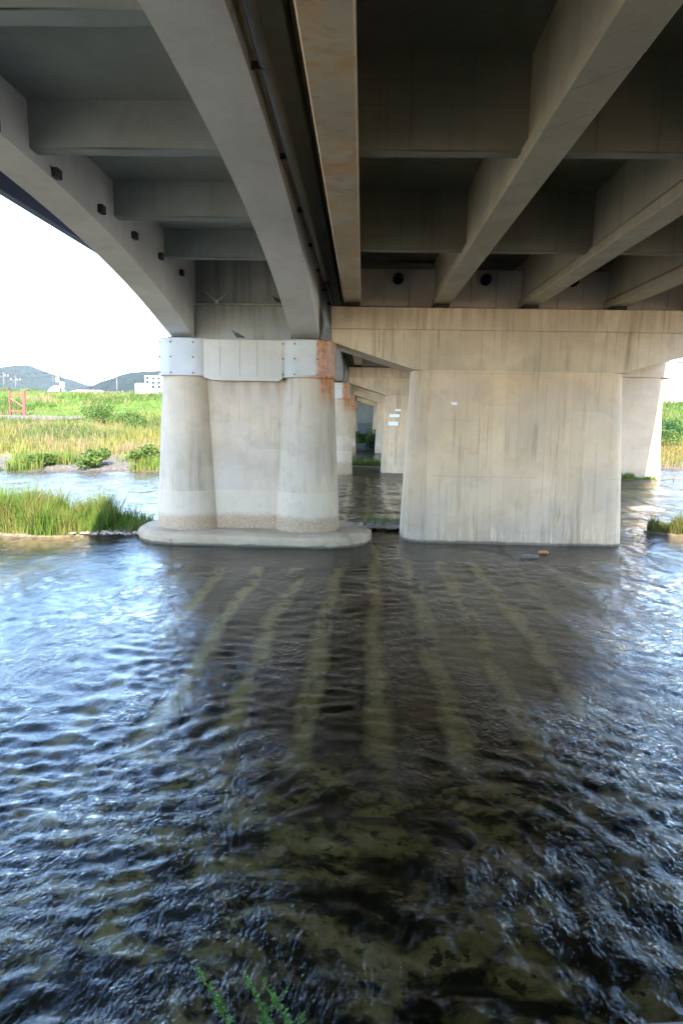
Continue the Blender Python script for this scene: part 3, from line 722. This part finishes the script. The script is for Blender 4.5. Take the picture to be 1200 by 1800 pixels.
for (x, d, w_, h_, mt, l) in [(-27.0, 31, 4.2, 2.3, 'bush', 'dark green bush on the embankment foot, tallest of the pair left of the twin-column pier'),
                              (-23.6, 29, 3.8, 1.8, 'bush', 'lower dark green bush right beside the tallest one on the embankment foot'),
                              (-38.5, 22, 4.0, 1.6, 'bush', 'bright green bush among yellow grass in the middle of the far bank'),
                              (-52.0, 22, 5.0, 1.7, 'bush', 'wide green bush among yellow grass at the far left'),
                              (-30.5, 16, 3.6, 1.3, 'bush', 'small rounded bush in the yellow grass below the pair of dark bushes'),
                              (-21.5, 26, 2.6, 1.5, 'bush', 'bush half hidden by the left column of the nearest pier'),
                              (-16.2, 1.5, 1.6, 1.1, 'bush', 'leafy bush on the pale gravel at the water edge, near the twin-column pier'),
                              (-19.2, 1.3, 1.2, 0.8, 'bush', 'tiny bush left of the leafy one on the pale gravel shore'),
                              (-13.4, 1.5, 1.8, 1.4, 'bush', 'shore bush beside the left edge of the nearest column, tallest on the shore'),
                              (-45.0, 25, 3.4, 1.5, 'bush_dark', 'dark low bush below the red gate on the far bank'),
                              (27.5, 14, 4.0, 2.2, 'bush', 'lower rounded bush on the right bank beside the sunlit pier'),
                              (30.5, 19, 4.5, 2.2, 'bush_dark', 'darker upper bush on the right bank beside the sunlit pier')]:
    y = shore(x) + d
    bush(x, y, bank_z(x, y), w_, h_, 3.0, 1700, 0.22, mt, l, 'bushes on the banks')
bush(0.2, 74, 0.2, 3.4, 1.9, 3.0, 2200, 0.26, 'bush', 'round green bush at the far end of the gap between the piers', 'bushes under the bridge')
bush(1.4, 70, 0.1, 2.8, 1.2, 2.4, 1700, 0.24, 'bush_dark', 'darker low bush in front of the round one at the far end of the gap', 'bushes under the bridge')

def islet(name, cxy, rx, ry, h_, grass_n, gh, label, mat='grass', w_=0.022, gx=(-1, 1)):
    cx_, cy_ = cxy; bm = bmesh.new(); rs = []
    for t, z in ((1.15, -0.5), (1.0, 0.0), (0.85, h_ * .6), (0.5, h_), (0.1, h_ * 1.1)):
        rs.append([(cx_ + rx * t * math.cos(q) * (1 + .18 * fbm(math.cos(q) * 2, math.sin(q) * 2, 3 + cx_)), cy_ + ry * t * math.sin(q) * (1 + .18 * fbm(math.cos(q) * 2, math.sin(q) * 2, 3 + cx_)), z + 0.02 * fbm(q * 3, t * 5)) for q in np.linspace(0, 2 * math.pi, 41)[:-1]])
    mk(name, rings(bm, rs), 'mud', kind='structure', smooth=True)
    P = []; H_ = []
    while len(P) < grass_n:
        u, v = random.uniform(*gx), random.uniform(-1, 1)
        if u * u + v * v > 1: continue
        x, y = cx_ + u * rx * .95, cy_ + v * ry * .95
        k = 0.6 + 0.9 * nz(x, y, 0.9, 7) + 0.45 * nz(x, y, 2.6, 2)
        if k < 0.2 and random.random() < .7: continue
        P.append((x, y, h_ * (1 - (u * u + v * v) * .8) - 0.02)); H_.append(gh * max(.25, min(1.2, k)) * random.uniform(.35, 1.2))
    o_ = blades(name + '_grass', P, np.array(H_), None, w_, mat, 0.55); o_['label'] = label
    return o_
islet('grass_islet', (-9.2, 18.75), 2.1, 1.0, 0.10, 15000, 1.3, 'lush green reeds growing on the islet beside the nearest pier')
islet('grass_islet', (-7.25, 19.1), 1.5, 0.9, 0.16, 3000, 0.6, 'shorter sparse weeds between the reeds and the pier footing')
islet('right_islet', (10.9, 21.2), 1.7, 0.8, 0.06, 4500, 0.62, 'grass tuft at the water edge on the right', 'slope_grass')
islet('pier_foot_islet', (16.9, 40.4), 1.1, 0.5, 0.05, 1200, 0.4, 'small grass patch at the foot of the sunlit pier')
islet('midstream_bar', (0.5, 45.5), 3.0, 1.2, 0.12, 3500, 0.8, 'grass on the bar between the second piers')
islet('gravel_bar', (0.9, 21.2), 1.0, 0.8, 0.02, 350, 0.28, 'sparse weeds on the gravel between the nearest piers')
o = mk('concrete_sill', B(-1.6, 2.2, 43.4, 43.9, -0.5, 0.22, 0.03), 'diaphragm'); tag(o, 'low dark concrete sill across the gap between the second piers', 'sill')

# stones
def stone(s, seed):
    bm = bmesh.new(); bmesh.ops.create_icosphere(bm, subdivisions=2, radius=1)
    for v in bm.verts:
        k = 1 + 0.35 * fbm(v.co.x * 1.3 + seed, v.co.y * 1.3, v.co.z * 1.3); v.co = Vector((v.co.x * s[0], v.co.y * s[1], v.co.z * s[2])) * k
    return bm
def put_stone(x, y, z, s, seed, mat, label, group=None):
    o_ = mk('river_stone', stone(s, seed), mat, smooth=True); o_.location = (x, y, z); tag(o_, label, 'stone', group)
put_stone(4.35, 16.7, 0.0, (0.26, 0.16, 0.05), 1, 'rock', 'flat wet stone breaking the surface in front of the broad wall pier', 'stones in the river')
put_stone(4.85, 17.2, 0.03, (0.14, 0.10, 0.06), 2, 'rust_leaf', 'small orange stone in the water at the foot of the broad wall pier', 'stones in the river')
put_stone(11.6, 27.0, -0.04, (0.8, 0.4, 0.10), 3, 'rock', 'low dark rock with water rippling over it near the right edge', 'stones in the river')
put_stone(-0.05, 19.0, 0.36, (0.13, 0.1, 0.07), 5, 'rock', 'stone lying on the right end of the pier footing')
bm = bmesh.new()
for i in range(170):
    x, y = random.uniform(0.2, 1.25), random.uniform(20.2, 21.6); s = random.uniform(.03, .09)
    b2 = stone((s, s, s * .6), i); bmesh.ops.translate(b2, verts=b2.verts, vec=(x, y, 0.03 + s * .3)); me = bpy.data.meshes.new('t'); b2.to_mesh(me); b2.free(); bm.from_mesh(me); bpy.data.meshes.remove(me)
o = mk('pebbles', bm, 'rock', kind='stuff', smooth=True)
bm = bmesh.new()
for i in range(260):
    x = random.uniform(-8.2, -6.2); y = random.uniform(17.95, 19.0); s = random.uniform(.02, .06)
    b2 = stone((s, s, s * .6), i); bmesh.ops.translate(b2, verts=b2.verts, vec=(x, y, 0.06 + s * .3)); me = bpy.data.meshes.new('t'); b2.to_mesh(me); b2.free(); bm.from_mesh(me); bpy.data.meshes.remove(me)
o = mk('pebbles', bm, 'rock', kind='stuff', smooth=True)
# driftwood on the right
bm = bmesh.new()
tube(bm, [(0, 0, -.1), (.1, 0, .3), (.35, .1, .55), (.7, .1, .7)], .05, 6, .015); tube(bm, [(.1, 0, .28), (-.2, .05, .5), (-.35, .1, .62)], .03, 6, .01); tube(bm, [(-.7, 0, .02), (.1, 0, .12), (1.0, .1, .05)], .05, 6, .02)
o = mk('driftwood', bm, 'wood', smooth=True); o.location = (18.9, 40.3, 0); tag(o, 'bare forked driftwood in the water beside the sunlit pier', 'branch')

# foreground weeds on the ledge
def weed(x, y, z, h_, seed, label):
    random.seed(seed); root = empty('weed', (x, y, z), label, 'weed', 'weeds at the bottom edge')
    bm = bmesh.new(); lx = random.uniform(-.03, .03); stem = [(lx * t * t * 4 + .01 * math.sin(t * 5), .02 * t, h_ * t) for t in np.linspace(0, 1, 7)]
    tube(bm, stem, .004, 6, .0015)
    mk('stem', bm, 'weed', root, smooth=True)
    V = []; F = []
    for i in range(int(h_ * 330)):
        t = random.uniform(.08, 1); q = Vector((lx * t * t * 4 + .01 * math.sin(t * 5), .02 * t, h_ * t))
        a_ = random.uniform(0, 6.28); L = .014 + .032 * (1 - t) * random.random(); up = random.uniform(.2, .9)
        d = Vector((math.cos(a_), math.sin(a_), up)).normalized(); s = d.cross(Vector((0, 0, 1))).normalized() * L * .22
        b_ = len(V); V += [q, q + d * L * .5 + s, q + d * L, q + d * L * .5 - s + Vector((0, 0, .002))]; F.append((b_, b_ + 1, b_ + 2, b_ + 3))
    np_mesh('leaf_spray', [tuple(v) for v in V], F, 'weed', None, root)
weed(-0.37, 1.72, 1.58, .27, 1, 'tall thin weed, leftmost at the bottom edge of the picture')
weed(-0.29, 1.70, 1.58, .22, 2, 'short weed in the middle of the cluster at the bottom edge')
weed(-0.245, 1.72, 1.58, .25, 3, 'bushiest feathery weed at the bottom edge')
weed(-0.19, 1.73, 1.60, .20, 4, 'feathery weed leaning right beside the bushiest one')
weed(-0.155, 1.70, 1.58, .14, 5, 'lowest weed tip, rightmost at the bottom edge')
random.seed(11)

# ------------------------------------------------------------------ things on the far embankment
def at(px_, Y):                       # x of a bearing read off the photograph at distance Y
    return (px_ - 638) / 1150 * Y
def pole(x, y, z, h_, label, arms=1, name='utility_pole'):
    root = empty(name, (x, y, z), label, 'utility pole', 'poles along the far bank')
    mk('post', T([(0, 0, -0.3), (0, 0, h_)], .16, 10, .10), 'pole', root, smooth=True)
    for i in range(arms):
        mk('crossarm', B(-.9 - .3 * i, .9, -.06, .06, h_ - .8 - i * .9, h_ - .68 - i * .9), 'pole', root)
        for xx_ in (-.8, 0.25, .8):
            mk('insulator', T([(xx_, 0, h_ - .68 - i * .9), (xx_, 0, h_ - .45 - i * .9)], .06, 6), 'white', root)
    return root
zt = 6.15
pz = lambda x, y: bank_z(x, y)
p1 = pole(-46.2, 100, 6.1, 7.0, 'tall utility pole with white equipment boxes near its base', 2)
for dz, dx_, s in ((0.9, .35, .45), (1.7, -.3, .4), (0.2, -1.0, .35)):
    mk('equipment_box', B(dx_ - s * .6, dx_ + s * .6, -.3, .15, dz, dz + s * 1.7, .03), 'white', p1)
pole(-62.0, 113, 6.1, 3.8, 'pale pole at the far left edge of the bank', 1)
pole(-60.5, 114, 6.1, 3.2, 'thin pole beside the one at the far left edge', 1)
pole(-38.2, 102, 6.1, 2.6, 'short pole standing alone between the tall pole and the white frame', 0)
lp = empty('street_lamp', (-48.2, 102, 6.1), 'small street lamp beside the tall utility pole', 'street lamp')
mk('post', T([(0, 0, -.2), (0, 0, 2.6)], .09, 8, .06), 'pole', lp, smooth=True); mk('lamp_arm', T([(0, 0, 2.55), (.5, 0, 2.75), (1.1, 0, 2.7)], .04, 6), 'pole', lp); mk('lamp_head', B(.9, 1.5, -.12, .12, 2.6, 2.76, .03), 'white', lp)
for i, (dz, l) in enumerate(((2.8, 'upper power line crossing the hills from pole to pole'), (2.2, 'lower power line crossing the hills from pole to pole'))):
    pts = [(-90 + 44 * t, 112 - 12 * t, 6.1 + dz + .35 * (1 - 4 * t * (1 - t)) * .6) for t in np.linspace(0, 1, 14)]
    o = mk('power_line', T(pts, .022, 5), 'dark_steel'); tag(o, l, 'cable', 'power lines on the far bank')
# white tent-like roof and brown roofs behind the crest
def house(x, y, w_, d_, hw, hr, wm, rm, label, name='house'):
    root = empty(name, (x, y, 6.0), label, 'house')
    mk('wall', B(-w_ / 2, w_ / 2, -d_ / 2, d_ / 2, -.2, hw), wm, root)
    bm = bmesh.new(); a_ = [(-w_ / 2 - .2, -d_ / 2 - .2, hw), (w_ / 2 + .2, -d_ / 2 - .2, hw), (w_ / 2 + .2, d_ / 2 + .2, hw), (-w_ / 2 - .2, d_ / 2 + .2, hw), (-w_ * .25, 0, hw + hr), (w_ * .25, 0, hw + hr)]
    vv = [bm.verts.new(p) for p in a_]
    for f in ((0, 1, 5, 4), (1, 2, 5), (2, 3, 4, 5), (3, 0, 4), (3, 2, 1, 0)): bm.faces.new([vv[i] for i in f])
    mk('roof', bm, rm, root)
    for k in (-.25, .25): mk('window', B(k * w_ - .5, k * w_ + .5, -d_ / 2 - .04, -d_ / 2, hw * .35, hw * .75), 'glass', root)
    return root
house(-57.0, 122, 3.0, 4, .1, 1.9, 'white', 'white', 'pale hut with a pointed white roof left of the tall pole', 'hut')
house(-53.5, 128, 9.0, 6, .6, 1.0, 'brown_roof', 'brown_roof', 'long low house with a brown roof behind the tall pole')
# white frame structure by the pier
FR = empty('white_cage', (-32.2, 102, 6.1), 'white steel frame cage on a pale base, just left of the twin-column pier', 'frame')
mk('plinth', B(-4.2, 3.4, -1.2, 1.2, -.25, .25, .03), 'white', FR); mk('platform', B(-1.2, 3.4, -1.0, 1.0, .55, .75, .02), 'white', FR)
for (xa, xb, z0, z1, nx_, nz_) in ((-1.2, 3.2, .25, 2.9, 5, 4), (-2.7, -1.35, .25, 1.7, 4, 3)):
    for yv in (-1.0, 1.0):
        for i in range(nx_ + 1):
            x = xa + (xb - xa) * i / nx_; w_ = .07 if i in (0, nx_) else .035
            mk('post', B(x - w_, x + w_, yv - w_, yv + w_, z0, z1 + .0), 'white', FR)
        for j in range(nz_ + 1):
            z = z0 + .08 + (z1 - z0 - .08) * j / nz_; w_ = .06 if j in (0, nz_) else .03
            mk('rail', B(xa + .04, xb - .04, yv - w_ + .003, yv + w_ - .003, z - w_, z + w_ + .002), 'white', FR)
    for x in (xa, xb): mk('rail', B(x - .05, x + .05, -.90, .90, z1 - .05, z1 + .05), 'white', FR)
# red gate frame on the slope
def g3(px_, py_, Y): return
GT = empty('red_gate', (-38.6, 72.8, bank_z(-38.6, 72.8) - 0.1), 'faded red metal frame gate standing beside the path on the far embankment', 'gate')
for x in (-.8, .8): mk('post', B(x - (.07 if x < 0 else .15), x + (.07 if x < 0 else .15), -.1, .1, -.3, 2.9, .01), 'red', GT)
mk('rail', B(-.73, .65, -.07, .07, 2.35, 2.5), 'red', GT); mk('rail', B(-.73, .65, -.07, .07, .55, .7), 'red', GT)
mk('brace', T([(-.75, 0, 2.0), (.7, 0, 1.1)], .06, 6), 'red', GT)
# white building on the right with an orange balcony
BD = empty('white_building', (54.0, 118, 6.2), 'white building with an orange balcony at the right edge', 'building')
mk('wall', B(-4.2, 14, 0, 10, -1.5, 7.5, .02), 'white', BD)
wd = mk('window', B(-3.9, -2.3, -.05, 0, 3.2, 4.9, .01), 'glass', BD); mk('window_frame', B(-3.15, -3.05, -.09, -.052, 3.2, 4.9), 'white', wd)
mk('balcony', B(-4.6, -1.6, -1.1, -.01, 1.9, 2.9, .02), 'orange', BD)
mk('roof', B(-4.5, 14.3, -.3, 10.3, 7.5, 7.8, .02), 'pole', BD)
pole(53.6, 111, 6.2, 6.0, 'thin pole in front of the white building at the right edge', 0)

# ------------------------------------------------------------------ birds
def bird(name, loc, rz, label, flying=False, mat='bird_dark', sc=1.0):
    root = empty(name, loc, label, 'bird', 'pigeons at the pier'); root.rotation_euler = (0, 0, rz); root.scale = (sc, sc, sc)
    # body swept from tail (-x) to beak (+x)
    if flying: prof = [(-.17, 0, .012, .035), (-.10, 0, .02, .04), (-.04, 0, .045, .05), (.03, -.005, .055, .055), (.09, 0, .04, .04), (.125, .01, .024, .024), (.15, .015, .027, .027), (.17, .012, .016, .016), (.185, .008, .005, .005), (.20, .004, .002, .002)]
    else: prof = [(-.20, .06, .008, .03), (-.13, .085, .018, .035), (-.08, .11, .04, .045), (-.02, .13, .058, .055), (.04, .145, .056, .052), (.08, .175, .038, .036), (.095, .21, .026, .025), (.11, .235, .026, .024), (.128, .236, .016, .015), (.14, .232, .005, .005), (.158, .226, .002, .002)]
    rs = [[(x, ry * math.cos(a_), z + rz_ * math.sin(a_)) for a_ in np.linspace(0, 2 * math.pi, 13)[:-1]] for x, z, rz_, ry in prof]
    mk('body', rings(bmesh.new(), rs), mat, root, smooth=True)
    for s in (-1, 1):
        if flying:
            pts = [(.07, .03, .02), (.10, .16, .12), (.02, .30, .24), (-.05, .31, .25), (-.05, .16, .11), (-.05, .03, .015)]
        else:
            pts = [(.05, .05, .15), (.02, .062, .17), (-.10, .045, .135), (-.19, .012, .085), (-.10, .05, .095), (.0, .062, .11)]
        bm = bmesh.new(); top = [bm.verts.new((x, s * y, z + .006)) for x, y, z in pts]; bot = [bm.verts.new((x, s * (y - .002), z - .006)) for x, y, z in pts]
        bm.faces.new(top); bm.faces.new(bot[::-1])
        for i in range(6): bm.faces.new((top[i], top[(i + 1) % 6], bot[(i + 1) % 6], bot[i]))
        mk('wing', bm, mat, root)
        if not flying: mk('leg', T([(.01, s * .02, .09), (.015, s * .022, 0.0), (.045, s * .024, .003)], .004, 5), 'red', root)
    return root
bird('pigeon', (-3.42, 17.98, 5.46), R(172), 'dark pigeon standing on the cap ledge of the nearest twin-column pier')
bird('pigeon', (-2.47, 18.74, 6.535), R(200), 'small dark pigeon perched at the lit slit beside the inner girder', sc=.85)
bird('pigeon', (-4.03, 18.2, 6.5), R(100), 'pale pigeon flying with raised wings in front of the lit slit', True, 'bird_pale', 1.0)

# ------------------------------------------------------------------ haze
o = mk('haze', B(-2600, 2600, -120, 2700, -3, 190), 'white', kind='stuff')
hm = bpy.data.materials.new('haze'); hm.use_nodes = True
nt = hm.node_tree; nt.nodes.remove(nt.nodes['Principled BSDF'])
pv = nt.nodes.new('ShaderNodeVolumePrincipled'); pv.inputs['Color'].default_value = (0.90, 0.95, 1.0, 1); pv.inputs['Density'].default_value = 0.00005
nt.links.new(pv.outputs[0], nt.nodes['Material Output'].inputs['Volume'])
o.data.materials.clear(); o.data.materials.append(hm)
